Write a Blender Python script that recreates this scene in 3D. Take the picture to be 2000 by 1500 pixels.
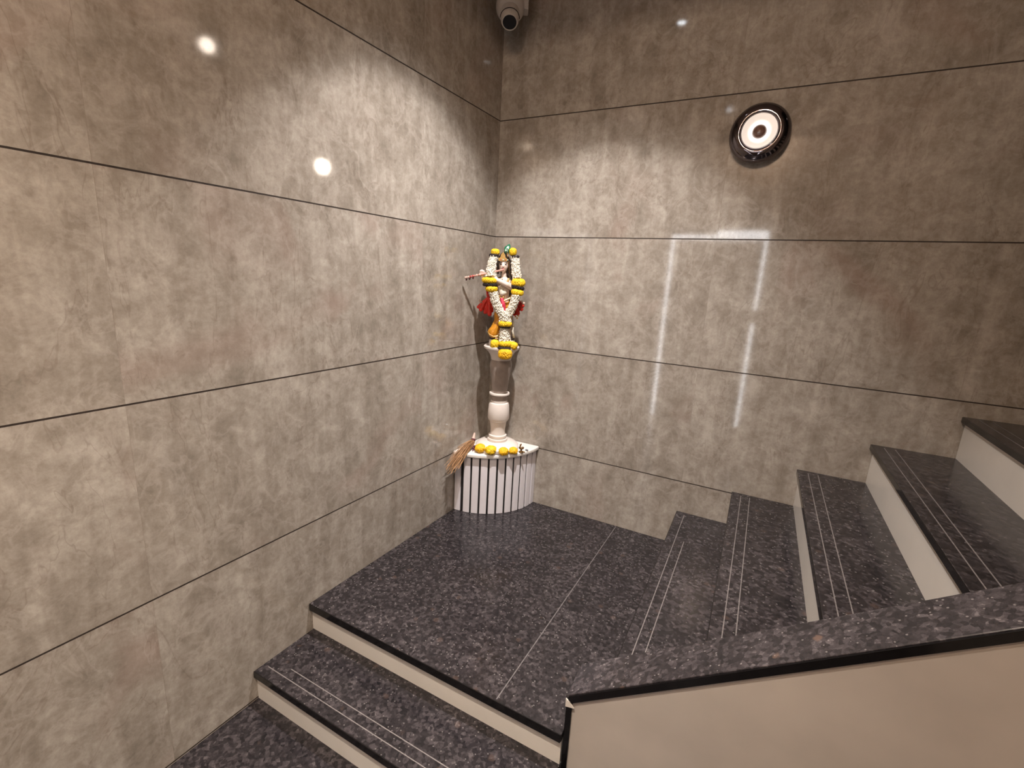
import bpy, bmesh, math, random
from mathutils import Vector, Matrix
random.seed(7)
PI = math.pi
sc = bpy.context.scene
for o in list(bpy.data.objects):
    bpy.data.objects.remove(o, do_unlink=True)
C = sc.collection

# ------------------------------------------------------------------ camera
cd = bpy.data.cameras.new('camera'); cam = bpy.data.objects.new('camera', cd); C.objects.link(cam)
cd.sensor_width = 36.0; cd.lens = 916.775 / 2000 * 36.0; cd.clip_start = .02
cam.rotation_mode = 'XYZ'
cam.rotation_euler = (1.3433, -0.0516, 0.4895)
cam.location = (1.4074, -2.4194, 1.3404)
sc.camera = cam

# ------------------------------------------------------------------ light and exposure
w = bpy.data.worlds.new('world'); sc.world = w; w.use_nodes = True
w.node_tree.nodes['Background'].inputs[0].default_value = (.9, .8, .7, 1)
w.node_tree.nodes['Background'].inputs[1].default_value = .25
sc.view_settings.view_transform = 'Standard'; sc.view_settings.look = 'None'
sc.view_settings.gamma = 1; sc.view_settings.exposure = 0.0
try: sc.view_settings.use_curve_mapping = False
except Exception: pass
CEIL = 2.87
# reflector downlights and the added fill lamp: strength by angle from the axis (degrees, factor), as on a luminaire's photometric curve
NARROW = [(0, 1.9), (14, 1.8), (20, 1.36), (31, .80), (36, .58), (39, .46), (43, .06), (48, .0)]
FILL = [(0, 1), (50, .9), (75, .75), (86, .6), (90, .0)]
WIDE = [(0, 4.6), (12, 4.2), (22, 2.4), (34, .85), (45, .20), (53, .03), (70, 0)]
SPOTS = [  # x, y, z, watts, tilt (x, y) in degrees, profile, colour
    (.72, -.87, CEIL - .012, 222, (-3.0, 3.2), NARROW, (1, .945, .91)),
    (.88, -2.50, CEIL - .012, 146, (0, 0), WIDE, (1, .87, .74)),
    (1.17, -3.08, CEIL - .012, 94, (0, 0), FILL, (1, .76, .56)),  # added unseen fill lamp, lifts the ambient light; its reflection hides behind the wall lamp
]
def photometric(l, prof):
    l.use_nodes = True; t = l.node_tree; em = t.nodes['Emission']
    tc = t.nodes.new('ShaderNodeTexCoord'); sp = t.nodes.new('ShaderNodeSeparateXYZ'); t.links.new(tc.outputs['Normal'], sp.inputs[0])
    def m(op, a, b=None):
        n = t.nodes.new('ShaderNodeMath'); n.operation = op
        for i, v in enumerate((a, b)):
            if v is None: continue
            if isinstance(v, (int, float)): n.inputs[i].default_value = v
            else: t.links.new(v, n.inputs[i])
        return n.outputs[0]
    r = m('SQRT', m('ADD', m('MULTIPLY', sp.outputs[0], sp.outputs[0]), m('MULTIPLY', sp.outputs[1], sp.outputs[1])))
    ang = m('DIVIDE', m('ARCTAN2', r, m('ABSOLUTE', sp.outputs[2])), math.radians(90))
    cv = t.nodes.new('ShaderNodeValToRGB'); cv.color_ramp.interpolation = 'LINEAR'; e = cv.color_ramp.elements
    t.links.new(ang, cv.inputs[0])
    for k, (d, f) in enumerate(prof):
        if k < 2: x = e[k]; x.position = d/90
        else: x = e.new(d/90)
        x.color = (f/6, f/6, f/6, 1)
    t.links.new(m('MULTIPLY', cv.outputs[0], 6.0), em.inputs['Strength'])
for (x, y, z, p, tilt, prof, col) in SPOTS:
    l = bpy.data.lights.new('ceiling_spot_lamp', 'SPOT'); l.energy = p; l.spot_size = math.radians(170)
    l.spot_blend = .05; l.color = col; l.shadow_soft_size = .022; photometric(l, prof)
    o = bpy.data.objects.new('ceiling_spot_lamp', l); C.objects.link(o); o.location = (x, y, z - .012)
    # a downward light leans towards +x by turning about -y, towards +y by turning about +x
    o.rotation_euler = (math.radians(tilt[1]), math.radians(-tilt[0]), 0)

# ------------------------------------------------------------------ helpers
def link(name, me, mat=None, parent=None):
    o = bpy.data.objects.new(name, me); C.objects.link(o)
    if mat is not None:
        me.materials.clear(); me.materials.append(mat)
    if parent is not None: o.parent = parent
    return o
def obj(name, bm, mat, parent=None, smooth=False, bevel=0, segs=2):
    bmesh.ops.recalc_face_normals(bm, faces=bm.faces)
    me = bpy.data.meshes.new(name); bm.to_mesh(me); bm.free()
    if smooth:
        for p in me.polygons: p.use_smooth = True
    o = link(name, me, mat, parent)
    if bevel:
        m = o.modifiers.new('bevel', 'BEVEL'); m.width = bevel; m.segments = segs; m.limit_method = 'ANGLE'
    return o
def thing(name, label, cat, loc=(0, 0, 0), rotz=0, group=None):
    o = bpy.data.objects.new(name, None); C.objects.link(o); o.empty_display_size = .05
    o.location = loc; o.rotation_euler = (0, 0, rotz)
    return tag(o, label, cat, group)
def tag(o, label, cat, group=None):
    o['label'] = label; o['category'] = cat
    if group: o['group'] = group
    return o
def struct(o):
    o['kind'] = 'structure'; return o
def box(bm, x0, x1, y0, y1, z0, z1, M=None):
    vs = [bm.verts.new(Vector(p) if M is None else M @ Vector(p)) for p in
          [(x0,y0,z0),(x1,y0,z0),(x1,y1,z0),(x0,y1,z0),(x0,y0,z1),(x1,y0,z1),(x1,y1,z1),(x0,y1,z1)]]
    for f in [(0,3,2,1),(4,5,6,7),(0,1,5,4),(1,2,6,5),(2,3,7,6),(3,0,4,7)]:
        bm.faces.new([vs[i] for i in f])
    return bm
def B(*a, M=None): return box(bmesh.new(), *a, M=M)
def prism(bm, pts, axis, a, b):
    """extrude a 2-D outline along an axis ('x','y','z')"""
    def P(p, t):
        return {'x': (t, p[0], p[1]), 'y': (p[0], t, p[1]), 'z': (p[0], p[1], t)}[axis]
    v0 = [bm.verts.new(P(p, a)) for p in pts]; v1 = [bm.verts.new(P(p, b)) for p in pts]
    bm.faces.new(v0); bm.faces.new(v1[::-1]); n = len(pts)
    for i in range(n): bm.faces.new([v0[i], v0[(i+1) % n], v1[(i+1) % n], v1[i]])
    return bm
def lathe(bm, prof, n=48, M=None, closed=False):
    rings = []
    for r, z in prof:
        if r < 1e-6: ring = [bm.verts.new((0, 0, z))]
        else: ring = [bm.verts.new((r*math.cos(2*PI*k/n), r*math.sin(2*PI*k/n), z)) for k in range(n)]
        if M is not None:
            for v in ring: v.co = M @ v.co
        rings.append(ring)
    pairs = list(zip(rings, rings[1:])) + ([(rings[-1], rings[0])] if closed else [])
    for a, b in pairs:
        for k in range(n):
            k2 = (k+1) % n
            if len(a) == 1 and len(b) == 1: break
            if len(a) == 1: bm.faces.new([a[0], b[k], b[k2]])
            elif len(b) == 1: bm.faces.new([a[k], a[k2], b[0]])
            else: bm.faces.new([a[k], a[k2], b[k2], b[k]])
    if not closed:
        if len(rings[0]) > 1: bm.faces.new(rings[0])
        if len(rings[-1]) > 1: bm.faces.new(rings[-1][::-1])
    return bm
def aim(a, b):
    d = (Vector(b) - Vector(a)).normalized()
    return d.to_track_quat('Z', 'Y').to_matrix().to_4x4()
def ball(bm, c, r, seg=16, scale=(1, 1, 1), rot=None):
    M = Matrix.Translation(Vector(c)) @ (rot.to_matrix().to_4x4() if rot is not None else Matrix.Identity(4)) @ Matrix.Diagonal((scale[0]*r, scale[1]*r, scale[2]*r, 1))
    bmesh.ops.create_uvsphere(bm, u_segments=seg, v_segments=max(6, seg*2//3), radius=1, matrix=M)
    return bm
def ico(bm, c, r, sub=1, scale=(1, 1, 1), rot=None):
    M = Matrix.Translation(Vector(c)) @ (rot.to_matrix().to_4x4() if rot is not None else Matrix.Identity(4)) @ Matrix.Diagonal((scale[0]*r, scale[1]*r, scale[2]*r, 1))
    bmesh.ops.create_icosphere(bm, subdivisions=sub, radius=1, matrix=M)
    return bm
def tube(bm, pts, rad, n=10, close=True):
    pts = [Vector(p) for p in pts]
    rr = rad if isinstance(rad, (list, tuple)) else [rad]*len(pts)
    t0 = (pts[1]-pts[0]).normalized(); up = Vector((0, 0, 1)) if abs(t0.z) < .9 else Vector((1, 0, 0))
    nrm = t0.cross(up).normalized(); rings = []
    for i, p in enumerate(pts):
        a = pts[max(i-1, 0)]; b = pts[min(i+1, len(pts)-1)]; t = (b-a).normalized()
        nrm = (nrm - t*nrm.dot(t)).normalized(); bn = t.cross(nrm)
        rings.append([bm.verts.new(p + (nrm*math.cos(2*PI*k/n) + bn*math.sin(2*PI*k/n))*rr[i]) for k in range(n)])
    for a, b in zip(rings, rings[1:]):
        for k in range(n): bm.faces.new([a[k], a[(k+1) % n], b[(k+1) % n], b[k]])
    if close: bm.faces.new(rings[0][::-1]); bm.faces.new(rings[-1])
    return bm
def limb(bm, pts, rad, n=14):
    """tapered limb of closed segments with round joints, to be fused by sculpt()"""
    for (a, b, ra, rb) in zip(pts, pts[1:], rad, rad[1:]):
        tube(bm, [a, b], [ra, rb], n)
    for p, r in zip(pts, rad): ball(bm, p, r, n)
    return bm
def sculpt(name, bm, voxel, mat, parent=None, smooth=4):
    """fuse overlapping closed shapes into one continuous skin"""
    bmesh.ops.recalc_face_normals(bm, faces=bm.faces)
    me = bpy.data.meshes.new(name); bm.to_mesh(me); bm.free()
    t = bpy.data.objects.new('temp', me); C.objects.link(t)
    m = t.modifiers.new('r', 'REMESH'); m.mode = 'VOXEL'; m.voxel_size = voxel
    s = t.modifiers.new('s', 'SMOOTH'); s.factor = .5; s.iterations = smooth
    dg = bpy.context.evaluated_depsgraph_get()
    out = bpy.data.meshes.new_from_object(t.evaluated_get(dg)); out.name = name
    bpy.data.objects.remove(t, do_unlink=True)
    for p in out.polygons: p.use_smooth = True
    return link(name, out, mat, parent)

# ------------------------------------------------------------------ materials
def srgb(r, g, b):
    f = lambda c: (c/255/12.92) if c/255 <= .04045 else ((c/255+.055)/1.055)**2.4
    return (f(r), f(g), f(b), 1)
class NT:
    def __init__(s, name):
        s.m = bpy.data.materials.new(name); s.m.use_nodes = True; s.t = s.m.node_tree
        s.b = s.t.nodes['Principled BSDF']
    def n(s, typ, **kw):
        nd = s.t.nodes.new(typ)
        for k, v in kw.items(): setattr(nd, k, v)
        return nd
    def l(s, a, b): s.t.links.new(a, b)
    def setv(s, nd, i, v):
        if hasattr(v, 'is_linked') or hasattr(v, 'links'): s.l(v, nd.inputs[i])
        else: nd.inputs[i].default_value = v
    def math(s, op, a, b=0.0, c=None, clamp=False):
        nd = s.n('ShaderNodeMath', operation=op, use_clamp=clamp)
        s.setv(nd, 0, a); s.setv(nd, 1, b)
        if c is not None: s.setv(nd, 2, c)
        return nd.outputs[0]
    def ramp(s, fac, stops):
        nd = s.n('ShaderNodeValToRGB'); e = nd.color_ramp.elements
        e[0].position, e[0].color = stops[0][0], stops[0][1]
        e[1].position, e[1].color = stops[-1][0], stops[-1][1]
        for p, c in stops[1:-1]:
            x = e.new(p); x.color = c
        s.l(fac, nd.inputs[0]); return nd.outputs[0]
    def g(s, v): return (v, v, v, 1)
    def noise(s, vec, scale, detail=4, rough=.55, dist=0):
        nd = s.n('ShaderNodeTexNoise'); s.l(vec, nd.inputs['Vector'])
        nd.inputs['Scale'].default_value = scale; nd.inputs['Detail'].default_value = detail
        nd.inputs['Roughness'].default_value = rough; nd.inputs['Distortion'].default_value = dist
        return nd.outputs['Fac']
    def mix(s, fac, a, b, mode='MIX'):
        nd = s.n('ShaderNodeMix', data_type='RGBA', blend_type=mode)
        s.setv(nd, 0, fac); s.setv(nd, 6, a); s.setv(nd, 7, b)
        return nd.outputs[2]
    def vec(s, scale=(1, 1, 1), loc=(0, 0, 0)):
        tc = s.n('ShaderNodeTexCoord'); mp = s.n('ShaderNodeMapping')
        s.l(tc.outputs['Object'], mp.inputs[0]); mp.inputs['Scale'].default_value = scale
        mp.inputs['Location'].default_value = loc
        return mp.outputs[0]
    def bump(s, h, strength, dist=.01):
        nd = s.n('ShaderNodeBump'); nd.inputs['Strength'].default_value = strength
        nd.inputs['Distance'].default_value = dist; s.l(h, nd.inputs['Height'])
        s.l(nd.outputs[0], s.b.inputs['Normal'])

def plain(name, col, rough=.5, metal=0, spec=.5, emit=None, es=0, var=0, scale=40, coat=0, bump=0, sss=0):
    t = NT(name); t.b.inputs['Roughness'].default_value = rough; t.b.inputs['Metallic'].default_value = metal
    t.b.inputs['Specular IOR Level'].default_value = spec; t.b.inputs['Coat Weight'].default_value = coat
    v = t.vec(); nz = t.noise(v, scale, 4)
    k = var
    lo = tuple(max(0, c*(1-k)) for c in col[:3]) + (1,); hi = tuple(min(1, c*(1+k)) for c in col[:3]) + (1,)
    t.l(t.ramp(nz, [(.3, lo), (.7, hi)]), t.b.inputs['Base Color'])
    if bump: t.bump(nz, bump, .004)
    if emit:
        t.b.inputs['Emission Color'].default_value = emit; t.b.inputs['Emission Strength'].default_value = es
    return t.m

def tile_mat(name, along, seam, off):
    """polished grey-beige stone-look wall tiles 1.2 x 0.6 m with dark horizontal joints and butt-joined verticals"""
    t = NT(name)
    tc = t.n('ShaderNodeTexCoord'); sp = t.n('ShaderNodeSeparateXYZ'); t.l(tc.outputs['Object'], sp.inputs[0])
    a = sp.outputs[along]; z = sp.outputs[2]
    u = t.math('DIVIDE', t.math('SUBTRACT', a, seam), 1.2); iu = t.math('FLOOR', u); fu = t.math('FRACT', u)
    vv = t.math('DIVIDE', t.math('SUBTRACT', z, .3496), .6); iv = t.math('FLOOR', vv); fv = t.math('FRACT', vv)
    seed = t.math('ADD', t.math('MULTIPLY', iu, 3.71), t.math('MULTIPLY', iv, 7.13))
    cx = t.n('ShaderNodeCombineXYZ'); t.l(t.math('ADD', a, seed), cx.inputs[0]); t.l(t.math('ADD', seed, off), cx.inputs[1]); t.l(t.math('ADD', z, t.math('MULTIPLY', iu, 2.3)), cx.inputs[2])
    v = cx.outputs[0]
    cs = t.n('ShaderNodeMapping'); t.l(v, cs.inputs[0]); cs.inputs['Scale'].default_value = (1, 1, 1)
    cl = t.noise(cs.outputs[0], 2.2, 5, .6, .4)
    mid = t.noise(cs.outputs[0], 12, 10, .70, .25)
    fine = t.noise(cs.outputs[0], 45, 5, .75)
    st = t.n('ShaderNodeMapping'); t.l(v, st.inputs[0]); st.inputs['Scale'].default_value = (5.5, 1, .55)
    stre = t.noise(st.outputs[0], 2.6, 5, .6, .5)
    f = t.math('ADD', t.math('ADD', t.math('MULTIPLY', cl, .22), t.math('MULTIPLY', mid, .56)), t.math('ADD', t.math('MULTIPLY', fine, .26), t.math('MULTIPLY', t.math('SUBTRACT', stre, .5), .34)))
    col = t.ramp(f, [(.38, (.235, .203, .168, 1)), (.485, (.310, .271, .230, 1)), (.55, (.365, .325, .280, 1)), (.66, (.470, .428, .378, 1))])
    # pink-brown clouds
    cl2 = t.noise(cs.outputs[0], 1.9, 3, .5, 1.2)
    pk = t.math('MULTIPLY', t.math('SUBTRACT', cl2, .57, clamp=True), 2.2, clamp=True)
    col = t.mix(pk, col, (.335, .232, .196, 1))
    # meandering hairline veins, dark and pale
    def vein(scale, wid, mp, seedloc):
        mm = t.n('ShaderNodeMapping'); t.l(v, mm.inputs[0]); mm.inputs['Scale'].default_value = mp; mm.inputs['Location'].default_value = seedloc
        n1 = t.noise(mm.outputs[0], scale, 5, .62, .6)
        d = t.math('ABSOLUTE', t.math('SUBTRACT', n1, .5))
        return t.math('SUBTRACT', 1.0, t.math('DIVIDE', d, wid), clamp=True)
    mask = t.math('MULTIPLY', t.math('SUBTRACT', t.noise(cs.outputs[0], 3.7, 3), .50, clamp=True), 7, clamp=True)
    v1 = t.math('MULTIPLY', vein(1.7, .0045, (1.6, 1, .5), (3, 1, 9)), .34)
    v2 = t.math('MULTIPLY', t.math('MULTIPLY', t.math('SUBTRACT', t.noise(cs.outputs[0], 30, 8, .70, .5), .575, clamp=True), 9, clamp=True), t.math('ADD', t.math('MULTIPLY', mask, .36), .10))
    col = t.mix(t.math('MAXIMUM', v1, v2), col, (.17, .128, .10, 1))
    v3 = t.math('MULTIPLY', t.math('MULTIPLY', vein(9.0, .05, (1.2, 1, .9), (5, 7, 3)), t.math('SUBTRACT', 1.0, mask)), .20)
    col = t.mix(v3, col, (.60, .54, .49, 1))
    # joints
    hw = .0025/.6
    j1 = t.math('LESS_THAN', fv, hw); j2 = t.math('GREATER_THAN', fv, 1-hw); jh = t.math('MAXIMUM', j1, j2)
    s1 = t.math('LESS_THAN', fu, .0012/1.2)
    col = t.mix(t.math('MULTIPLY', s1, .35), col, (.2, .155, .125, 1))
    col = t.mix(jh, col, (.022, .013, .009, 1))
    t.l(col, t.b.inputs['Base Color'])
    r = t.math('ADD', t.math('MULTIPLY', jh, .6), t.math('ADD', .045, t.math('MULTIPLY', mid, .03)))
    t.l(r, t.b.inputs['Roughness'])
    t.b.inputs['Specular IOR Level'].default_value = .5
    und = t.noise(cs.outputs[0], 1.6, 1, .4)
    hgt = t.math('SUBTRACT', t.math('MULTIPLY', und, .6), t.math('MULTIPLY', jh, .25))
    t.bump(hgt, .10, .004)
    return t.m

def granite(name, dark=1.0, rough=.13, pink=.22):
    t = NT(name); v = t.vec()
    vo = t.n('ShaderNodeTexVoronoi', feature='F1'); t.l(v, vo.inputs['Vector']); vo.inputs['Scale'].default_value = 85; vo.inputs['Randomness'].default_value = 1
    sepc = t.n('ShaderNodeSeparateColor'); t.l(vo.outputs['Color'], sepc.inputs[0])
    nz = t.noise(v, 60, 6, .7, .6); big = t.noise(v, 7, 3, .6)
    f = t.math('ADD', t.math('MULTIPLY', sepc.outputs[0], .34), t.math('ADD', t.math('MULTIPLY', nz, .7), t.math('MULTIPLY', big, .33)))
    k = dark
    col = t.ramp(f, [(.42, (.013*k, .012*k, .014*k, 1)), (.68, (.034*k, .029*k, .032*k, 1)), (.86, (.075*k, .064*k, .069*k, 1)), (1.0, (.17*k, .148*k, .15*k, 1))])
    # pinkish larger crystals
    v2 = t.n('ShaderNodeTexVoronoi', feature='F1'); t.l(v, v2.inputs['Vector']); v2.inputs['Scale'].default_value = 26
    s2 = t.n('ShaderNodeSeparateColor'); t.l(v2.outputs['Color'], s2.inputs[0])
    pm = t.math('MULTIPLY', t.math('GREATER_THAN', s2.outputs[1], .93), t.math('MULTIPLY', t.math('SUBTRACT', .36, t.math('ADD', v2.outputs['Distance'], t.math('MULTIPLY', t.math('SUBTRACT', nz, .5), .5)), clamp=True), 7, clamp=True))
    col = t.mix(t.math('MULTIPLY', pm, pink), col, (.20*k, .125*k, .095*k, 1))
    # glinting mica
    v3 = t.n('ShaderNodeTexVoronoi', feature='F1'); t.l(v, v3.inputs['Vector']); v3.inputs['Scale'].default_value = 150
    s3 = t.n('ShaderNodeSeparateColor'); t.l(v3.outputs['Color'], s3.inputs[0])
    mk = t.math('MULTIPLY', t.math('GREATER_THAN', s3.outputs[2], .965), t.math('LESS_THAN', v3.outputs['Distance'], .38))
    col = t.mix(t.math('MULTIPLY', mk, .4), col, (.42*k, .38*k, .37*k, 1))
    t.l(col, t.b.inputs['Base Color'])
    t.l(t.math('ADD', rough, t.math('MULTIPLY', nz, .12)), t.b.inputs['Roughness'])
    t.b.inputs['Specular IOR Level'].default_value = .45
    t.bump(nz, .05, .002)
    return t.m

M = dict(
    tileL=tile_mat('stone_tile_left', 1, -1.83, 3.3), tileR=tile_mat('stone_tile_right', 0, -.03, 11.7),
    granite=granite('dark_brown_granite', .70), coping=granite('brown_granite_coping', 1.0, .2, .6),
    edge=plain('polished_black_granite_edge', (.006, .0055, .006, 1), .12, var=.3),
    riser=plain('ivory_vitrified_riser', (.70, .65, .59, 1), .2, var=.03, scale=6),
    parapet=plain('cream_polished_parapet_tile', (.50, .445, .395, 1), .10, var=.08, scale=4),
    groove=plain('pale_antislip_groove', (.17, .15, .145, 1), .5, var=.25, scale=120),
    joint=plain('grey_slab_joint', (.13, .115, .115, 1), .5, var=.3, scale=90),
    ceiling=plain('off_white_ceiling_paint', (.62, .50, .42, 1), .8, var=.02),
    plaster=plain('warm_plaster', (.36, .31, .27, 1), .6, var=.03),
    marble=plain('white_marble', (.72, .65, .60, 1), .22, var=.06, scale=14),
    greymarble=plain('grey_beige_polished_marble', (.30, .245, .215, 1), .16, var=.16, scale=16),
    slat=plain('white_laminate', (.80, .765, .80, 1), .35, var=.02),
    gap=plain('black_groove', (.008, .006, .006, 1), .6),
    shelf=plain('white_marble_shelf', (.80, .77, .73, 1), .2, var=.03),
    chrome=plain('black_chrome', (.16, .14, .15, 1), .07, metal=1),
    glow=plain('lit_lens', (.9, .85, .8, 1), .4, emit=(1, .86, .76, 1), es=.50),
    hot=plain('lit_lens_bright', (.9, .9, .9, 1), .4, emit=(1, .93, .87, 1), es=1.25),
    domeglass=plain('smoky_glass_dome', (.16, .09, .07, 1), .04, coat=1),
    led=plain('ceiling_lamp_lens', (.9, .9, .9, 1), .3, emit=(.86, .93, 1, 1), es=25),
    cctv=plain('white_plastic', (.55, .51, .47, 1), .4, var=.02),
    black=plain('black_glass', (.006, .006, .009, 1), .3, spec=.12),
    daylight=plain('daylit_frosted_glass', (.9, .9, .9, 1), .3, emit=(.93, .96, 1, 1), es=13),
    doorleaf=plain('dark_brown_door', (.10, .07, .055, 1), .5, var=.15, scale=8),
    skin=plain('painted_marble_skin', (.80, .66, .58, 1), .3, var=.05, scale=50),
    petal=plain('ivory_petals', (.66, .62, .53, 1), .6, var=.34, scale=260),
    mari=plain('yellow_marigold', (.84, .49, .008, 1), .65, var=.38, scale=170),
    mari2=plain('golden_marigold', (.86, .43, .004, 1), .65, var=.34, scale=150),
    ribbon=plain('dark_maroon_tinsel', (.010, .003, .004, 1), .7, var=.4, scale=200),
    red=plain('red_cloth', (.56, .022, .012, 1), .5, var=.3, scale=60),
    pink=plain('crimson_sash', (.50, .03, .07, 1), .4, var=.15, scale=60),
    saffron=plain('saffron_painted_cloth', (.55, .23, .015, 1), .35, var=.2, scale=50),
    gold=plain('gold_paint', (.72, .46, .16, 1), .28, metal=.6, var=.2, scale=90),
    hair=plain('black_painted_hair', (.02, .012, .009, 1), .25),
    green=plain('green_enamel', (.02, .16, .085, 1), .12, var=.5, scale=120, coat=1),
    pale=plain('pale_mint_enamel', (.5, .72, .6, 1), .2),
    lips=plain('rose_lips', (.45, .06, .06, 1), .3),
    flute=plain('pink_beaded_flute', (.66, .33, .27, 1), .3, var=.3, scale=140),
    straw=plain('dry_straw', (.34, .185, .085, 1), .6, var=.55, scale=90),
    strawend=plain('pinkish_bound_handle', (.62, .45, .38, 1), .5, var=.1),
    dried=plain('dried_purple_petals', (.12, .03, .04, 1), .6, var=.6, scale=90),
    brass=plain('dark_brass', (.20, .11, .04, 1), .3, metal=.6, var=.5, scale=120),
    grey=plain('slate_grey_pebble', (.14, .15, .17, 1), .4, var=.2),
)

# ------------------------------------------------------------------ the room
th = -0.0309                                           # the left wall leans away from square by under two degrees
wl = struct(obj('wall_left', B(-.2, 0, -5.2, .2, -.45, 5.0), M['tileL'])); wl.rotation_euler.z = th
struct(obj('wall_right', B(-.2, 4.4, 0, .2, -.45, 5.0), M['tileR']))
struct(obj('floor', B(-.4, 4.2, -3.5, -1.3, -.45, -.256), M['granite']))
bm = bmesh.new(); box(bm, -.2, 1.95, -1.35, 0, CEIL, CEIL+.2); box(bm, -.4, 4.2, -3.5, -1.35, CEIL, CEIL+.2)
struct(obj('ceiling', bm, M['ceiling']))
struct(obj('ceiling_stairwell', B(1.75, 4.4, -1.55, .2, 5.0, 5.2), M['ceiling']))
struct(obj('wall_stairwell_side', B(1.95, 4.2, -1.55, -1.35, CEIL+.2, 5.0), M['plaster']))
struct(obj('wall_stairwell_front', B(1.75, 1.95, -1.55, .0, CEIL+.2, 5.0), M['plaster']))
struct(obj('wall_far_right', B(4.2, 4.4, -1.55, 0, -.45, 5.0), M['plaster']))
struct(obj('wall_lobby_right', B(2.35, 2.5, -3.3, -1.55, -.45, CEIL), M['plaster']))
struct(obj('wall_under_flight', B(2.35, 4.2, -1.55, -1.4, -.45, CEIL), M['plaster']))
# back wall of the lobby with the doorway seen mirrored in the polished tiles
bm = bmesh.new()
box(bm, -.4, .36, -3.5, -3.3, -.45, CEIL); box(bm, 1.345, 4.2, -3.5, -3.3, -.45, CEIL); box(bm, .36, 1.345, -3.5, -3.3, 1.935, CEIL)
struct(obj('wall_back', bm, M['plaster']))
d = struct(obj('door_1', B(.405, 1.315, -3.40, -3.36, -.25, 1.838), M['doorleaf'], bevel=.003))
bm = bmesh.new(); tube(bm, [(1.25, -3.36, .80), (1.25, -3.31, .80), (1.25, -3.31, .68), (1.25, -3.36, .68)], .008)
obj('door_handle', bm, M['chrome'], d)
bm = bmesh.new(); box(bm, 1.313, 1.345, -3.40, -3.33, .96, 1.11)
obj('door_lock', bm, M['chrome'], d)
bm = bmesh.new(); box(bm, .36, .84, -3.42, -3.37, 1.888, 1.935)
struct(obj('trim_door_header', bm, M['plaster']))
struct(obj('window_1', B(.36, 1.345, -3.46, -3.44, -.256, 1.935), M['daylight']))

# ------------------------------------------------------------------ stairs
ST = thing('staircase', 'dark speckled granite staircase with ivory risers turning at a corner landing', 'stairs', (0, 0, 0))
wx = lambda y: -th*y                                  # x of the left wall face at y
def tread(pts_top, z, name='tread', t=.022, mat='granite'):
    bm = bmesh.new(); prism(bm, pts_top, 'z', z-t, z)
    return obj(name, bm, M[mat], ST, bevel=.0015, segs=1)
YF = -1.155                                               # where the upper treads meet the parapet
# corner landing
land = tread([(wx(-1.31)+.001, -1.31), (1.064, -1.31), (1.064, -1.16), (1.195, -1.16), (1.195, -.001), (.002, -.001)], 0, 'landing_slab', .03)
obj('slab_edge', B(wx(-1.31)+.001, 1.062, -1.3125, -1.3095, -.031, -.0012), M['edge'], land)
def line(name, a, b, z, wd, mat, parent):
    a = Vector((a[0], a[1], 0)); b = Vector((b[0], b[1], 0)); dd = (b-a).normalized(); nn = Vector((-dd.y, dd.x, 0))*wd/2
    bm = bmesh.new(); prism(bm, [tuple((a+nn)[:2]), tuple((a-nn)[:2]), tuple((b-nn)[:2]), tuple((b+nn)[:2])], 'z', z-.004, z+.0006)
    return obj(name, bm, M[mat], parent)
line('slab_joint', (.835, -1.305), (.862, -.01), 0, .0035, 'joint', land)
# two lower steps
obj('riser', B(wx(-1.3), 1.062, -1.298, -1.28, -.128, -.03), M['riser'], ST)
lt = tread([(wx(-1.554)+.001, -1.554), (1.064, -1.554), (1.064, -1.29), (wx(-1.29)+.001, -1.29)], -.128, 'tread', .026)
obj('slab_edge', B(wx(-1.554)+.001, 1.062, -1.5565, -1.5535, -.155, -.1292), M['edge'], lt)
line('groove', (-.02, -1.515), (1.0, -1.515), -.128, .003, 'groove', lt)
line('groove', (.06, -1.480), (1.0, -1.480), -.128, .003, 'groove', lt)
obj('riser', B(wx(-1.54), 1.062, -1.545, -1.53, -.256, -.153), M['riser'], ST)
# upper flight
NX = [1.168, 1.408, 1.657, 1.902, 2.167, 2.412, 2.657, 2.902, 3.147, 3.392, 3.637]
NZ = [.1851, .3599, .5398, .7158, .8886, 1.064, 1.240, 1.416, 1.592, 1.768, 1.944]
for i, (x, z) in enumerate(zip(NX, NZ)):
    xe = (NX[i+1] if i+1 < len(NX) else 4.1) + .03
    t = tread([(x, YF), (xe, YF), (xe, -.001), (x, -.001)], z)
    obj('slab_edge', B(x-.002, x+.001, YF, -.002, z-.022, z-.0012), M['edge'], t)
    if i < 5:
        line('groove', (x+.040, -.03), (x+.036, YF+.01), z, .0030, 'groove', t)
        line('groove', (x+.078, -.03 if i else -.3), (x+.071, YF+.01), z, .0030, 'groove', t)
    zb = 0 if i == 0 else NZ[i-1]
    obj('riser', B(x+.012, x+.03, YF, -.002, zb, z-.022), M['riser'], ST)

# ------------------------------------------------------------------ parapet beside the upper flight
PA = thing('stair_parapet', 'cream tiled parapet with sloping speckled granite coping beside the upper flight', 'parapet', (1.06, -1.3, -.256))
def pobj(name, bm, mat, **k):
    for v in bm.verts: v.co -= Vector((1.06, -1.3, -.256))
    return obj(name, bm, mat, PA, **k)
Z0, SL = .128, .722                                       # coping height at its foot and its slope
zc = lambda x: Z0 + SL*(x-1.066)
bm = bmesh.new(); prism(bm, [(1.083, -.256), (4.15, -.256), (4.15, zc(4.15)-.026), (1.083, zc(1.083)-.026)], 'y', -1.288, -1.161)
pobj('parapet_wall', bm, M['parapet'])
bm = bmesh.new(); prism(bm, [(1.062, zc(1.066)-.027), (4.15, zc(4.15)-.027), (4.15, zc(4.15)), (1.062, zc(1.066))], 'y', -1.292, -1.157)
cop = pobj('coping', bm, M['coping'], bevel=.0015, segs=1)
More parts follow.
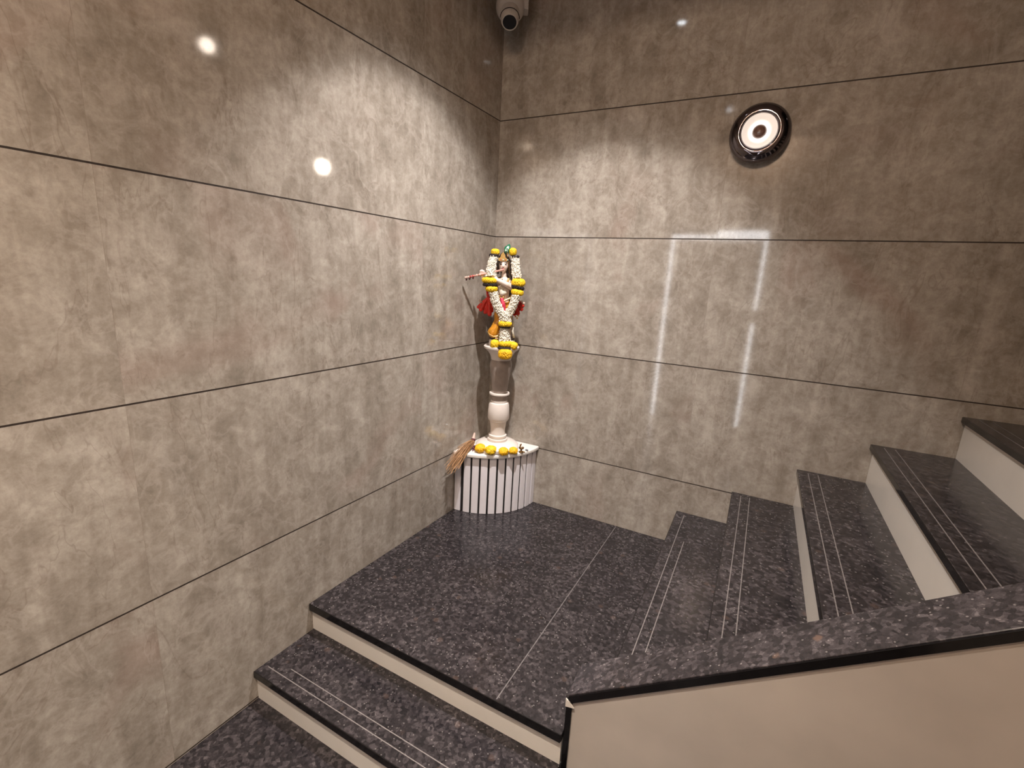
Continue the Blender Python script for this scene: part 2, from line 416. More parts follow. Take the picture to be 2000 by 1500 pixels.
bm = bmesh.new(); prism(bm, [(1.070, zc(1.070)-.0275), (4.15, zc(4.15)-.0275), (4.15, zc(4.15)-.002), (1.070, zc(1.070)-.002)], 'y', -1.296, -1.2915)
e = pobj('coping_edge', bm, M['edge'])
e['label'] = 'polished black front edge'
bm = bmesh.new(); box(bm, 1.0645, 1.083, -1.294, -1.162, -.256, Z0-.02)
pobj('end_trim', bm, M['edge'], bevel=.001, segs=1)
bm = bmesh.new(); prism(bm, [(1.064, Z0-.034), (1.090, Z0-.034+.006), (1.074, Z0-.012), (1.0635, Z0-.006)], 'y', -1.2985, -1.2945)
c = pobj('corner_chip', bm, M['riser']); c['label'] = 'small pale chipped corner'

# ------------------------------------------------------------------ corner pedestal (quarter round)
RP = .345
PD = thing('corner_pedestal', 'quarter-round white pedestal with black-striped fluted front in the corner', 'pedestal', (0, 0, 0))
def arc(r, n=40, a0=0, a1=PI/2):
    out = []
    for k in range(n+1):
        a = a0 + (a1-a0)*k/n
        out.append((r*math.cos(a), -r*math.sin(a)))
    return out
def corner_pts(r, n=40, front=0):
    pts = [(x+.004 + (wx(y)+0 if x < .02 else 0), y-.004) for x, y in arc(r, n)]
    return [(.004, -.004)] + pts
bm = bmesh.new(); prism(bm, corner_pts(RP-.012), 'z', .0, .342); obj('core', bm, M['gap'], PD)
NS = 11
for k in range(NS):
    a0 = PI/2*(k+.11)/NS; a1 = PI/2*(k+.89)/NS
    pts = arc(RP, 4, a0, a1) + arc(RP-.016, 4, a0, a1)[::-1]
    if k == NS-1: pts = [(x-.008, y) for x, y in pts]
    bm = bmesh.new(); prism(bm, pts, 'z', .001, .343); obj('slat', bm, M['slat'], PD, bevel=.0015, segs=1)
bm = bmesh.new(); prism(bm, corner_pts(RP+.012), 'z', .343, .366); obj('top_slab', bm, M['shelf'], PD, bevel=.007, segs=3)

# ------------------------------------------------------------------ turned marble column
CX, CY = .168, -.172
ROT = .4895
CZ = .366
def zrow(v): return (872 - v)*.00300
def R_(p): return p/333.0
COL = thing('column', 'turned marble column with flared capital standing on the striped pedestal', 'column', (CX, CY, CZ), ROT)
def turned(name, prof, mat, label=None, n=56):
    bm = bmesh.new(); lathe(bm, [(R_(r), z) for r, z in prof], n)
    o = obj(name, bm, M[mat], COL, smooth=True)
    m = o.modifiers.new('es', 'EDGE_SPLIT'); m.split_angle = math.radians(38)
    if label: o['label'] = label
    return o
turned('base', [(0, 0), (40, 0), (41, .006), (41, .022), (38, .033), (31, .043), (22, .048), (0, .048)], 'marble')
turned('base_ring', [(0, .048), (18.5, .048), (19.2, .054), (18.8, .062), (16.5, .065), (17.2, .069), (17.2, .082), (15.6, .086), (0, .086)], 'marble')
turned('lower_shaft', [(0, .086), (14.6, .086), (14, .100), (14, .118), (15.5, .152), (16.6, .166), (18.6, .170), (20.6, .184), (20.2, .225), (19.0, .262), (17.6, .272), (15.4, .275), (15.6, .287), (0, .287)], 'marble')
turned('neck', [(0, .287), (14.6, .287), (14.8, .316), (0, .316)], 'greymarble', 'darker grey-beige marble neck')
turned('collar', [(0, .314), (16, .314), (19.0, .321), (19.3, .326), (18.6, .331), (0, .331)], 'marble')
turned('upper_shaft', [(0, .331), (13.6, .331), (14.4, .348), (16.2, .395), (18.6, .445), (20.6, .480), (20.2, .500), (18.8, .512), (18.8, .518), (0, .518)], 'greymarble', 'dark polished grey-beige vase-shaped shaft')
turned('capital', [(0, .518), (18.2, .518), (18.8, .528), (21, .545), (25, .563), (30.5, .577), (32.5, .583), (32.8, .592), (31.5, .5955), (0, .5955)], 'marble')
TOPZ = CZ + .5955

# ------------------------------------------------------------------ statue of a flute player (sheet units: 1/350 m)
SX, SZ = 347.0, 366.0
def S(u, v, y=0.0):
    """sheet units measured across and up from the capital's centre -> metres in the statue's own frame; y<0 towards the front"""
    return Vector(((u-979.3-.05*(672-v))/SX, y, (668-v)/SZ + .0))
STT = thing('flute_player_statue', 'painted marble statue of a cross-legged flute player standing on the column', 'statue', (CX, CY, TOPZ), ROT)
# plinth of the statue
bm = bmesh.new(); lathe(bm, [(0, .0005), (.070, .0005), (.072, .006), (.070, .030), (.064, .034), (0, .034)], 40)
for v in bm.verts: v.co.y *= .8
obj('plinth', bm, M['marble'], STT, smooth=False, bevel=.002)
bm = bmesh.new(); lathe(bm, [(0, .034), (.066, .034), (.069, .040), (.066, .047), (0, .047)], 40)
for v in bm.verts: v.co.y *= .75
p = obj('plinth_band', bm, M['hair'], STT, bevel=.002); p['label'] = 'dark painted band'
# body: one continuous skin
bm = bmesh.new()
px = lambda p: p/SX
hip = S(983, 594); ch = S(984, 556); nk = S(984.5, 536, -.004)
limb(bm, [S(983, 600), S(983.5, 585), S(984, 566), S(984, 552), S(984.5, 541)], [px(12), px(10.5), px(10.5), px(12.5), px(9)])
ball(bm, S(984.5, 546), px(17), 18, (1, .55, .42))                               # shoulders
limb(bm, [S(984.5, 541), S(984.5, 527, -.006)], [px(5.2), px(4.6)])             # neck
ball(bm, S(984, 511, -.010), px(10.2), 24, (.86, 1.0, 1.26))                     # skull
ball(bm, S(983.4, 519.5, -.020), px(5.5), 16, (1, .8, .8))                       # jaw
limb(bm, [S(983.3, 509, -.036), S(983.2, 513.5, -.0425)], [px(1.0), px(1.7)], 8) # nose
ball(bm, S(993.0, 512, -.006), px(2.4), 10, (.5, .8, 1.3)); ball(bm, S(974.8, 512, -.006), px(2.4), 10, (.5, .8, 1.3))
# far arm (towards the right) crossing the chest up to the flute
limb(bm, [S(998, 543, -.004), S(1003.5, 556, -.018), S(990, 547, -.050), S(973, 540, -.060), S(962, 530, -.056)], [px(6), px(5.2), px(4.9), px(4.0), px(2.6)])
# near arm (towards the left), elbow out and hand raised
limb(bm, [S(971, 543, -.004), S(957, 556, -.022), S(947, 541, -.040), S(944, 533, -.046)], [px(6), px(5), px(3.7), px(2.8)])
def hand(c, dx, dz, sgn):
    ball(bm, c, px(4.2), 12, (1.15, .62, .9))
    for k in range(4):                                                          # fingers laid over the flute
        a = c + Vector((dx*(k-1.5)*px(2.1), -.004, px(1.8)))
        ln = [1.0, 1.15, 1.08, .85][k]
        b = a + Vector((dx*px(.5), -.004*ln, px(3.6)*ln)); e = b + Vector((0, .008*ln, px(1.6)*ln*sgn))
        limb(bm, [a, b, e], [px(1.15), px(1.0), px(.85)], 8)
    limb(bm, [c + Vector((dx*px(2.5), .003, 0)), c + Vector((dx*px(4.4), .006, px(2.6))), c + Vector((dx*px(4.2), .007, px(5.2)))], [px(1.3), px(1.15), px(.9)], 8)
hand(S(944.5, 530, -.047), 1, 1, 1)
hand(S(959, 529, -.056), -1, 1, 1)
# legs: the standing one and the one crossed in front of it, feet on the plinth
limb(bm, [S(989, 600), S(992, 623, -.010), S(993, 648, -.004)], [px(9), px(6.5), px(3.8)])
limb(bm, [S(993, 650, -.006), S(994.5, 653, -.030)], [px(3.6), px(2.8)])
limb(bm, [S(977, 600), S(976, 622, -.022), S(972, 645, -.030)], [px(9), px(6.8), px(3.8)])
limb(bm, [S(972, 647.5, -.030), S(970.5, 651, -.048)], [px(3.4), px(2.7)])
for f0, dirx in ((S(994.5, 653, -.032), .2), (S(970.5, 651, -.049), -.2)):
    for k in range(5):
        limb(bm, [f0 + Vector(((k-2)*px(1.1), 0, -px(.6))), f0 + Vector(((k-2)*px(1.3)+dirx*px(1), -.006, -px(1.0)))], [px(.8), px(.7)], 8)
sculpt('body', bm, .0017, M['skin'], STT, 3)
# face paint
for s in (-1, 1):
    bm = bmesh.new(); ball(bm, S(983.4+s*4.1, 509.6, -.0355), px(1.7), 12, (1.35, .55, .6)); obj('eye', bm, M['black'], STT, smooth=True)
    bm = bmesh.new(); tube(bm, [S(983.4+s*1.9, 506.6, -.0385), S(983.4+s*4.2, 505.8, -.0365), S(983.4+s*6.6, 507.6, -.032)], px(.5), 6); obj('eyebrow', bm, M['hair'], STT)
bm = bmesh.new(); ball(bm, S(983.2, 518.0, -.0375), px(2.0), 12, (1.3, .6, .5)); obj('lips', bm, M['lips'], STT, smooth=True)
# hair falling to the shoulders
bm = bmesh.new()
ball(bm, S(985, 507, .004), px(11.5), 20, (1, .95, 1.2))
limb(bm, [S(994.5, 503, -.010), S(996, 516, -.012), S(996.5, 527, -.012), S(999, 537, -.014)], [px(3.4), px(4.2), px(4.6), px(2.6)])
limb(bm, [S(974.5, 503, -.008), S(973.6, 514, -.010), S(973.5, 526, -.008)], [px(3), px(3.4), px(2.6)])
limb(bm, [S(986, 510, .016), S(987, 530, .016), S(988, 545, .010)], [px(10), px(9), px(5)])
limb(bm, [S(992, 540, .014), S(1000, 552, .006), S(999, 566, .004), S(996, 578, .006)], [px(7), px(6.5), px(6), px(3)])
limb(bm, [S(978, 540, .014), S(969, 552, .006), S(970, 566, .006)], [px(7), px(6), px(4)])
sculpt('hair', bm, .0022, M['hair'], STT, 3)
# crown with tall front leaf
bm = bmesh.new(); lathe(bm, [(px(10.6), 0), (px(11.4), .004), (px(10.8), .012), (px(9.4), .020), (px(6.4), .034), (px(2.5), .044), (0, .046)], 30)
for v in bm.verts: v.co += S(984.6, 502.5, -.006)
cr = obj('crown', bm, M['hair'], STT, smooth=True)
bm = bmesh.new()
prism(bm, [(-.024, 0), (.020, 0), (.022, .012), (.012, .018), (.008, .034), (-.002, .046), (-.012, .034), (-.016, .018), (-.027, .014)], 'y', -.0395, -.034)
for v in bm.verts: v.co += Vector(S(983.4, 504, 0))
cp = obj('crown_front', bm, M['gold'], cr, bevel=.0015); cp['label'] = 'gold pointed crown front'
for k in range(5):
    bm = bmesh.new(); ball(bm, S(983.4+(k-2)*4.0, 501.4, -.0400+abs(k-2)*.002), px(1.3), 10); obj('jewel', bm, M['lips'] if k % 2 else M['pale'], cr, smooth=True)
# peacock feather on the crown
bm = bmesh.new()
limb(bm, [S(990, 486, -.016), S(991, 481, -.016), S(993.5, 475.5, -.016), S(995, 472, -.016)], [px(4.6), px(6.2), px(3.4), px(1.0)], 16)
for v in bm.verts: v.co.y = -.016 + (v.co.y + .016)*.3
fe = obj('feather', bm, M['green'], STT, smooth=True)
bm = bmesh.new(); limb(bm, [S(989.5, 483.5, -.0235), S(992.5, 477.5, -.0235)], [px(3.1), px(2.0)], 14)
for v in bm.verts: v.co.y = -.0225 + (v.co.y + .0235)*.25
obj('feather_eye', bm, M['pale'], fe, smooth=True)
bm = bmesh.new()
for p_ in ((989, 485.2), (992.6, 482.6), (990.6, 480.2)): ball(bm, S(p_[0], p_[1], -.0255), px(1.15), 10, (1, .4, 1))
obj('feather_spots', bm, M['green'], fe, smooth=True)
bm = bmesh.new(); tube(bm, [S(990.6, 487, -.018), S(993, 505, -.020), S(995, 527, -.022)], [px(1.2), px(1.7), px(1.0)], 8); obj('side_tassel', bm, M['brass'], STT, smooth=True)
# flute
F0, F1 = S(985, 519.5, -.052), S(914.5, 538.5, -.062)
fl = bmesh.new(); tube(fl, [F0, F1], px(1.7), 12)
flo = obj('flute', fl, M['flute'], STT, smooth=True)
for t_ in (.36, .62, .70, .80, .86, .91, .955, .99):
    bm = bmesh.new(); q_ = F0.lerp(F1, t_); ball(bm, q_, px(2.5), 12, (.7, 1, 1), (F1-F0).to_track_quat('X', 'Z')); obj('flute_bead', bm, M['strawend'] if t_ < .75 or int(t_*100) % 2 else M['lips'], flo, smooth=True)
for t_ in (.78, .87, .95):
    q_ = F0.lerp(F1, t_); bm = bmesh.new(); limb(bm, [q_, q_ + Vector((-.003, 0, -.012))], [px(1), px(1.6)], 8); obj('flute_tassel', bm, M['dried'], flo, smooth=True)
# necklace, waist jewel
bm = bmesh.new(); tube(bm, [S(984.5+9*math.cos(a), 541-9.5*math.sin(a)*-1-6, -.030-.006*math.sin(a)) for a in [PI*k/10 for k in range(11)]], px(1.7), 8); obj('necklace', bm, M['gold'], STT, smooth=True)
bm = bmesh.new(); tube(bm, [S(980+3.6*math.cos(a), 570-3.6*math.sin(a), -.040) for a in [2*PI*k/16 for k in range(17)]], px(1.3), 8); obj('waist_ring', bm, M['gold'], STT, smooth=True)
bm = bmesh.new(); limb(bm, [S(979, 556, -.034), S(981, 564, -.036), S(986, 562, -.034)], [px(5.5), px(5.4), px(5)]); sculpt('chest_cloth', bm, .002, M['petal'], STT)
bm = bmesh.new(); tube(bm, [S(972, 575, -.036), S(984, 579, -.046), S(996, 573, -.036), S(999, 566, -.02)], px(2.0), 8); obj('waist_belt', bm, M['gold'], STT, smooth=True)
bm = bmesh.new(); limb(bm, [S(980.5, 576, -.044), S(983, 585, -.050), S(985.5, 597, -.048)], [px(3.6), px(4.2), px(3.4)]); sculpt('front_sash', bm, .002, M['pink'], STT)
# draped lower cloth
bm = bmesh.new()
limb(bm, [S(982, 588), S(978, 606, -.012), S(974, 620, -.020), S(968, 634, -.026), S(964, 641, -.026)], [px(13), px(12.5), px(9), px(9.5), px(10.5)])
limb(bm, [S(988, 590), S(990, 612, -.006), S(988, 632, -.010)], [px(12), px(10), px(7.5)])
for k in range(5): limb(bm, [S(974-k*.4, 606, -.040+.004*k), S(966+(k-2)*4.2, 642-abs(k-2), -.046+.004*abs(k-2))], [px(1.6), px(2.2)], 8)
dh = sculpt('lower_cloth', bm, .0024, M['saffron'], STT, 2)
bm = bmesh.new(); tube(bm, [S(954, 640.5, -.030), S(958, 645.5, -.050), S(965, 648, -.062), S(972, 647, -.058), S(977, 643, -.046)], px(1.5), 8); obj('cloth_hem', bm, M['gold'], dh, smooth=True)
bm = bmesh.new(); tube(bm, [S(1002, 618, -.02), S(1000, 636, -.02), S(1003, 650, -.026)], [px(1.5), px(2.4), px(2.2)], 8); obj('hanging_cloth_end', bm, M['petal'], STT, smooth=True)
# red shawl: pleated fans at both hips
def fan(name, ribs, y0):
    bm = bmesh.new()
    for (a, b, w0, w1, yy) in ribs: limb(bm, [S(a[0], a[1], y0), S((a[0]+b[0])/2-1, (a[1]+b[1])/2, y0+yy*.6), S(b[0], b[1], y0+yy)], [px(w0), px((w0+w1)/2), px(w1)], 10)
    return sculpt(name, bm, .0022, M['red'], STT, 2)
fa = fan('shawl_left', [((958, 566), (957, 606), 2.4, 4.6, -.008), ((957, 568), (949, 603), 2.4, 4.2, .004), ((956, 572), (941, 598), 2.2, 4.2, -.006), ((955, 574), (936, 594), 2.0, 3.4, .006), ((960, 560), (961, 600), 3, 3.6, .01), ((952, 553), (957, 585), 1.6, 3.0, .006)], .004)
bm = bmesh.new(); ico(bm, S(939, 581.5, -.004), px(2.3), 2, (1, .8, 1.2)); limb(bm, [S(939, 581, -.004), S(943, 585, 0)], [px(1.6), px(1.2)], 8); obj('shawl_knot', bm, M['strawend'], fa, smooth=True)
fb = fan('shawl_right', [((1006, 572), (1010, 602), 2.4, 4.6, .0), ((1008, 570), (1017, 594), 2.2, 4.0, .006), ((1004, 574), (1004, 604), 2.4, 4.0, .01), ((1010, 575), (1020, 587), 2.0, 3.2, .0)], .008)
bm = bmesh.new(); ico(bm, S(1021, 582, .004), px(2.6), 2, (1.2, .8, 1)); ico(bm, S(1017, 579, .004), px(2.2), 2); obj('shawl_knot', bm, M['strawend'], fb, smooth=True)
bm = bmesh.new()
for p_ in ((1006, 609), (1009, 612), (1011, 607)): ico(bm, S(p_[0], p_[1], .006), px(1.7), 2)
obj('shawl_tassel', bm, M['gold'], fb, smooth=True)

# ------------------------------------------------------------------ garland draped over the statue
GA = thing('flower_garland', 'long white garland with yellow marigold bands draped over the flute player', 'garland', (CX, CY, TOPZ), ROT)
def path_pts(pts, n):
    out = []
    seg = [(pts[i+1]-pts[i]).length for i in range(len(pts)-1)]; L_ = sum(seg)
    for k in range(n+1):
        d_ = L_*k/n; i = 0
        while i < len(seg)-1 and d_ > seg[i]: d_ -= seg[i]; i += 1
        out.append(pts[i].lerp(pts[i+1], min(1, d_/seg[i])))
    return out
def strand(name, pts, rad, mat, blob, dens, sc3=(1, 1, 1), squash=.8):
    """a thick strand packed with small florets"""
    rnd = random.Random(hash_(name, pts)); bm = bmesh.new(); n = max(3, int(sum((b-a).length for a, b in zip(pts, pts[1:]))/.004))
    cen = path_pts(pts, n); tt = [i/(len(cen)-1) for i in range(len(cen))]
    rad = rad if isinstance(rad, (list, tuple)) else (rad, rad)
    rs = [rad[0] + (rad[1]-rad[0])*t for t in tt]
    tube(bm, cen, [r*.80 for r in rs], 12)
    for i, c in enumerate(cen):
        a = cen[max(i-1, 0)]; b = cen[min(i+1, len(cen)-1)]; t = (b-a).normalized()
        up = Vector((0, 1, 0)) if abs(t.y) < .8 else Vector((1, 0, 0)); n1 = t.cross(up).normalized(); n2 = t.cross(n1)
        for k in range(dens):
            an = 2*PI*(k + rnd.random()*.8)/dens + i*.4
            dr = (n1*math.cos(an) + n2*math.sin(an)*squash)
            ico(bm, c + dr*rs[i]*(.78+.25*rnd.random()) + t*(rnd.random()-.5)*.004, blob*(.7+.6*rnd.random()), 1,
                (.75, .9, 1.0), dr.to_track_quat('Z', 'Y'))
    return obj(name, bm, M[mat], GA, smooth=True)
def hash_(name, pts): return int(sum(abs(p.x*977+p.y*131+p.z*571) for p in pts)*1000) + len(name)
YG = -.062
# (the garland passes over the head and shoulders, down both sides, and joins below the waist)
strand('white_strand', [S(966.5, 496, -.020), S(963.5, 508, -.034), S(961.5, 522, -.044), S(961, 534, -.052)], (px(6.2), px(9.6)), 'petal', px(2.0), 11)
strand('white_strand', [S(1005, 496, -.016), S(1006, 510, -.028), S(1007, 524, -.038), S(1008.5, 534, -.044)], (px(6.4), px(7.6)), 'petal', px(2.0), 11)
strand('white_strand', [S(965.5, 563, YG), S(968.5, 577, YG), S(973, 590, YG), S(980.5, 603, YG)], (px(7.0), px(6.6)), 'petal', px(2.2), 10)
strand('white_strand', [S(1007, 567, YG), S(1003.5, 580, YG), S(999, 592, YG), S(992, 603, YG)], (px(7.0), px(6.6)), 'petal', px(2.2), 10)
strand('white_strand', [S(986.5, 603, YG), S(986.5, 617, YG-.004)], (px(10.5), px(9.8)), 'petal', px(2.2), 12)
strand('white_strand', [S(984.5, 629, YG), S(985, 640, YG), S(985.5, 655, YG)], (px(6.5), px(10.5)), 'petal', px(2.1), 11)
def lump(name, c, w, h, mat, n=140, blob=2.3, tilt=0, dep=None, parent=GA):
    """ruffled marigold heads packed into a flattened band"""
    bm = bmesh.new(); dep = dep or h*1.1; rnd = random.Random(int(c.x*9999)+int(c.z*7777))
    q_ = Matrix.Rotation(tilt, 3, 'Y')
    ball(bm, c, 1, 14, (px(w*.43), px(dep*.43), px(h*.43)))
    for k in range(n):
        zz = 1-2*(k+.5)/n; rr = math.sqrt(max(0, 1-zz*zz)); a = k*2.399963
        d_ = Vector((rr*math.cos(a), rr*math.sin(a), zz))
        sg = lambda x, e: math.copysign(abs(x)**e, x)
        pnt = Vector((sg(d_.x, .75)*px(w/2-blob*.4), d_.y*px(dep/2-blob*.4), sg(d_.z, .75)*px(h/2-blob*.4)))
        ico(bm, c + q_ @ pnt, px(blob)*(.75+.5*rnd.random()), 1, (1, .6, 1), d_.to_track_quat('Y', 'Z'))
    if tilt: pass
    return obj(name, bm, M[mat], parent, smooth=False)
def band(c, w, h, tilt=0, dep=None):
    return lump('dark_ribbon', c, w, h, 'ribbon', 110, 1.5, tilt, dep)
lump('marigold_band', S(969, 487.5, -.014), 15.5, 11.5, 'mari', 110)
lump('marigold_band', S(1001, 485.5, -.012), 13.5, 14, 'mari', 110)
band(S(966.5, 494, -.018), 18, 6, dep=15); band(S(1005.5, 494.5, -.014), 15, 6, dep=14)
lump('marigold_band', S(959, 541, -.056), 28, 11, 'mari', 170, dep=20)
band(S(959.5, 549, -.058), 27, 7, dep=19)
lump('marigold_band', S(962, 556.5, -.060), 22, 11, 'mari', 150, dep=18)
lump('marigold_band', S(1011, 542.5, -.048), 25, 15, 'mari', 170, dep=20)
band(S(1010, 551.5, -.050), 24.5, 7.5, .18, dep=19)
lump('marigold_band', S(1009, 560.5, -.056), 23, 11.5, 'mari', 150, tilt=.12, dep=18)
lump('marigold_band', S(986.5, 621.5, -.066), 25, 11.5, 'mari', 160, dep=20)
band(S(986, 627.8, -.064), 22, 4.5, dep=17)
lump('marigold_band', S(986.5, 660.5, -.072), 24, 12, 'mari', 160, dep=18)
lump('marigold_band', S(967, 662, -.068), 16, 16, 'mari', 130, dep=16)
lump('marigold_band', S(1001.5, 663.5, -.064), 16, 14, 'mari', 130, tilt=.3, dep=16)
band(S(984.5, 668.5, -.090), 25, 5, dep=12)
lump('marigold_tassel', S(986.5, 679, -.104), 26, 19, 'mari2', 170, dep=16)

# ------------------------------------------------------------------ marigolds on the pedestal
def marigold_mesh(r, n=150, sd=1):
    rnd = random.Random(sd); bm = bmesh.new(); ball(bm, (0, 0, r*.62), r*.78, 14, (1, 1, .74))
    for k in range(n):
        zz = 1-1.75*(k+.5)/n; rr = math.sqrt(max(0, 1-zz*zz)); a = k*2.399963
        d_ = Vector((rr*math.cos(a), rr*math.sin(a), zz))
        ico(bm, Vector((0, 0, r*.66)) + Vector((d_.x*r*.86, d_.y*r*.86, d_.z*r*.60))*(.9+.2*rnd.random()), r*.24*(.7+.6*rnd.random()), 1, (1, .35, 1.15), (d_ + Vector((0, 0, .3))).to_track_quat('Y', 'Z'))
    lo = min(v.co.z for v in bm.verts)
    for v in bm.verts: v.co.z -= lo
    bmesh.ops.recalc_face_normals(bm, faces=bm.faces)
    me = bpy.data.meshes.new('marigold'); bm.to_mesh(me); bm.free(); return me
MG = [  # x, y, r, label
    (.128, -.290, .032, 'yellow marigold head at the left end of the pedestal row, next to the broom'),
    (.192, -.284, .034, 'largest yellow marigold head, left of the gap in the pedestal row'),
    (.254, -.252, .030, 'yellow marigold head just right of the gap in the pedestal row'),
    (.292, -.206, .027, 'yellow marigold head at the right end of the pedestal row'),
]
for i, (x, y, r, lb) in enumerate(MG):
    o = link('marigold_flower', marigold_mesh(r, 150, i), M['mari2' if i != 1 else 'mari']); o.location = (x, y, .3665)
    tag(o, lb, 'flower', 'marigold heads on the striped pedestal')
# small brown figurine and a grey pebble by the right end
FG = thing('oil_lamp', 'tiny dark brass lamp on the pedestal right of the marigolds', 'ornament', (.318, -.158, .3665))
bm = bmesh.new(); lathe(bm, [(0, 0), (.013, 0), (.012, .004), (.005, .008), (.005, .016), (.014, .022), (.016, .029), (.013, .030), (0, .027)], 24); obj('lamp_bowl', bm, M['brass'], FG, smooth=True)
bm = bmesh.new(); limb(bm, [(-.006, .002, .026), (-.008, .003, .040), (-.002, .002, .047)], [.004, .005, .003], 10); obj('handle', bm, M['brass'], FG, smooth=True)
bm = bmesh.new(); ball(bm, (.004, -.006, .034), .005, 12, (1, 1, 1.2)); o = obj('wick', bm, M['petal'], FG, smooth=True); o['label'] = 'pale wick ball'
bm = bmesh.new(); limb(bm, [(.006, -.004, .006), (.022, -.002, .006)], [.005, .004], 10); obj('spout', bm, M['brass'], FG, smooth=True)
bm = bmesh.new(); ico(bm, (0, 0, .0042), .007, 2, (1.4, 1, .6)); o = obj('pebble', bm, M['grey'], smooth=True); o.location = (.334, -.118, .3665)
tag(o, 'small slate-grey pebble on the right corner of the white pedestal top', 'pebble')

# ------------------------------------------------------------------ broom lying over the pedestal's left edge
BR = thing('straw_broom', 'small dry straw hand broom hanging over the left edge of the pedestal', 'broom', (.050, -.262, .367))
rnd = random.Random(5)
O_ = Vector((.050, -.262, .367))
H0 = Vector((.040, -.215, .440)) - O_; N0 = Vector((.052, -.250, .400)) - O_; E0 = Vector((.045, -.445, .325)) - O_
bm = bmesh.new()
for k in range(150):
    a, b = rnd.gauss(0, 1), rnd.gauss(0, 1)
    s0 = N0 + Vector((a*.006, b*.004, b*.006)); ln = .82 + .3*rnd.random()
    e0 = N0 + (E0-N0)*ln + Vector((a*.019, b*.012, b*.017 - .010*rnd.random()))
    e0.x = max(e0.x, -.041); s0.x = max(s0.x, -.035)
    m0 = (s0+e0)/2 + Vector((rnd.gauss(0, .003)+.002, 0, .016+rnd.gauss(0, .004)))
    tube(bm, [s0, m0, e0], [.0015, .0015, .0009], 4)
o = obj('bristles', bm, M['straw'], BR); o['kind'] = 'stuff'
bm = bmesh.new(); tube(bm, [N0 + Vector((0, -.004, -.004)), (N0+H0)/2, H0], [.011, .009, .004], 12); obj('handle', bm, M['strawend'], BR, smooth=True)
bm = bmesh.new()
for t_ in (.1, .22): 
    c = N0.lerp(H0, t_); lathe(bm, [(.0125, -.003), (.0135, 0), (.0125, .003), (.010, 0)], 20, Matrix.Translation(c) @ aim(N0, H0), closed=True)
obj('binding', bm, M['dried'], BR, smooth=True)
DP = bmesh.new()
for k in range(34):
    a = rnd.random()*2*PI; ico(DP, (.026*rnd.random()*math.cos(a), .034*rnd.random()*math.sin(a), .004+.022*rnd.random()*rnd.random()), .0045+.003*rnd.random(), 1, (1, .6, 1), Vector((rnd.gauss(0,1), rnd.gauss(0,1), rnd.gauss(0,1))).to_track_quat('Z', 'Y'))
o = obj('dried_flower_heap', DP, M['dried']); o.location = (.086, -.272, .3668)
tag(o, 'small heap of dark dried petals between broom and marigolds on the pedestal', 'dried flowers'); o['kind'] = 'stuff'

# ------------------------------------------------------------------ wall lamps
def wall_lamp(loc, label):
    t = thing('wall_lamp', label, 'lamp', loc, 0, 'round chrome wall lamps up the stairs')
    RX = Matrix.Rotation(PI/2, 4, 'X')                    # lathe axis turned to face -y
    bm = bmesh.new(); lathe(bm, [(0, .001), (.092, .001), (.106, .010), (.115, .030), (.117, .048), (.111, .068), (.096, .084), (.078, .090), (.0685, .087), (.0675, .080), (.0675, .070), (0, .070)], 64, RX)
    body = obj('housing', bm, M['chrome'], t, smooth=True)
    bm = bmesh.new(); lathe(bm, [(.067, .0705), (.0665, .0885), (.0655, .090), (.0635, .089), (.0625, .086), (.047, .078), (.036, .0715)], 64, RX, closed=True); obj('diffuser', bm, M['glow'], t, smooth=True)
    bm = bmesh.new(); lathe(bm, [(.036, .0705), (.036, .0735), (.034, .077), (.0305, .079), (.0275, .076), (.027, .0705)], 48, RX, closed=True); o = obj('inner_ring', bm, M['hot'], t, smooth=True); o['label'] = 'brightly lit inner ring'
    bm = bmesh.new(); lathe(bm, [(.0265, .0705), (.0265, .077), (.024, .082), (.017, .087), (.009, .0895), (0, .090)], 40, RX); obj('glass_dome', bm, M['domeglass'], t, smooth=True)
    l = bpy.data.lights.new('wall_lamp_glow', 'SPOT'); l.energy = 4.5; l.color = (1, .84, .70); l.shadow_soft_size = .05; l.spot_size = math.radians(150); l.spot_blend = .8
    lo = bpy.data.objects.new('wall_lamp_glow', l); C.objects.link(lo); lo.location = Vector(loc) + Vector((0, -.16, 0)); lo.rotation_euler = (PI/2 - .35, 0, .3)
    lo.rotation_euler = (math.radians(-62), 0, math.radians(-8))
    return t
wall_lamp((1.283, -.001, 1.972), 'round black chrome wall lamp with glowing ring, on the right wall above the stairs')
wall_lamp((2.56, -.001, 2.90), 'round black chrome wall lamp with glowing ring, higher up the stairwell')

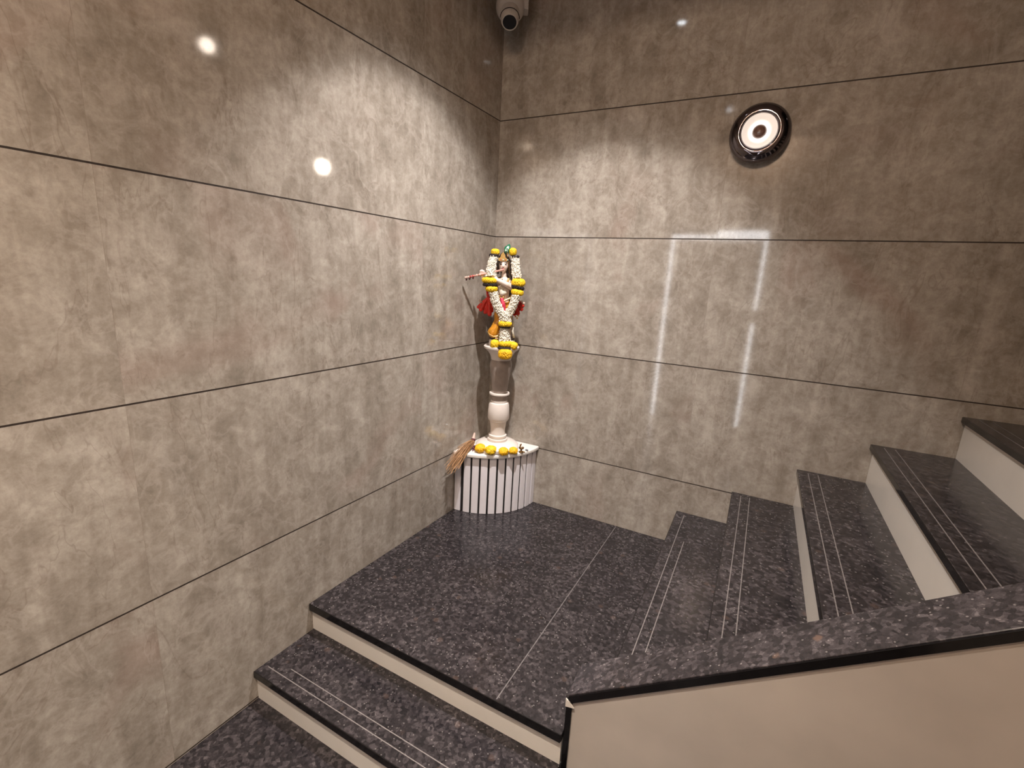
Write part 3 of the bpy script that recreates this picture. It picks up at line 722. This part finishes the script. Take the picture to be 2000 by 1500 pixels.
# ------------------------------------------------------------------ ceiling spots
LB = ['small round ceiling downlight above the corner landing', 'small round ceiling downlight near the left wall of the lobby', 'small round fill lamp added on the ceiling in front of the door']
for (x, y, z, *_), lb in zip(SPOTS, LB):
    t = thing('ceiling_downlight', lb, 'lamp', (x, y, CEIL), 0, 'ceiling downlights')
    bm = bmesh.new(); lathe(bm, [(.026, -.0005), (.045, -.0005), (.045, -.004), (.040, -.008), (.026, -.008)], 32, None, closed=True); obj('bezel', bm, M['cctv'], t, smooth=True)
    bm = bmesh.new(); lathe(bm, [(0, -.0005), (.026, -.0005), (.026, -.003), (0, -.003)], 32); obj('lens', bm, M['led'], t)

# ------------------------------------------------------------------ security camera under the ceiling by the corner
KX, KY = .118, -.150
SCM = thing('security_camera', 'off-white security camera with black lens hanging in the corner above the statue', 'camera', (KX, KY, CEIL), ROT)
bm = bmesh.new(); lathe(bm, [(0, -.0005), (.060, -.0005), (.060, -.016), (.050, -.022), (0, -.022)], 40); obj('mount', bm, M['cctv'], SCM, smooth=False, bevel=.002)
bm = bmesh.new(); tube(bm, [(0, .01, -.020), (0, .020, -.100), (0, .035, -.200)], [.024, .022, .026], 20); obj('bracket', bm, M['cctv'], SCM, smooth=True)
A0 = Vector((-.004, .050, -.195)); A1 = Vector((.0, -.066, -.368)); Mx = Matrix.Translation(A1) @ aim(A1, A0); LL = (A1-A0).length
bm = bmesh.new(); lathe(bm, [(.033, 0), (.039, .001), (.0425, .012), (.0450, .045), (.0460, .095), (0, .095)], 48, Mx)
hb = obj('barrel', bm, M['cctv'], SCM, smooth=True); hb.modifiers.new('es', 'EDGE_SPLIT').split_angle = math.radians(35)
bm = bmesh.new(); lathe(bm, [(.046, .070), (.057, .078), (.066, .090), (.069, .11), (.066, LL-.01), (0, LL)], 48, Mx)
hb = obj('camera_body', bm, M['cctv'], SCM, smooth=True)
bm = bmesh.new(); lathe(bm, [(0, -.0022), (.031, -.0022), (.0325, -.001), (.0325, .010), (0, .010)], 40, Mx); obj('lens_cover', bm, M['black'], SCM)
bm = bmesh.new(); lathe(bm, [(.0325, -.001), (.035, -.004), (.0385, .001), (.0325, .004)], 40, Mx, closed=True); obj('front_ring', bm, M['cctv'], SCM, smooth=True)
bm = bmesh.new(); tube(bm, [Mx @ Vector((.0455*math.cos(t), .0455*math.sin(t), .030)) for t in [PI*(k/14)-PI*.0 for k in range(15)]], .0016, 6); obj('seam', bm, M['black'], SCM)
bm = bmesh.new(); box(bm, .060, .086, -.018, .050, -.285, -.12); obj('side_box', bm, M['cctv'], SCM, bevel=.004)
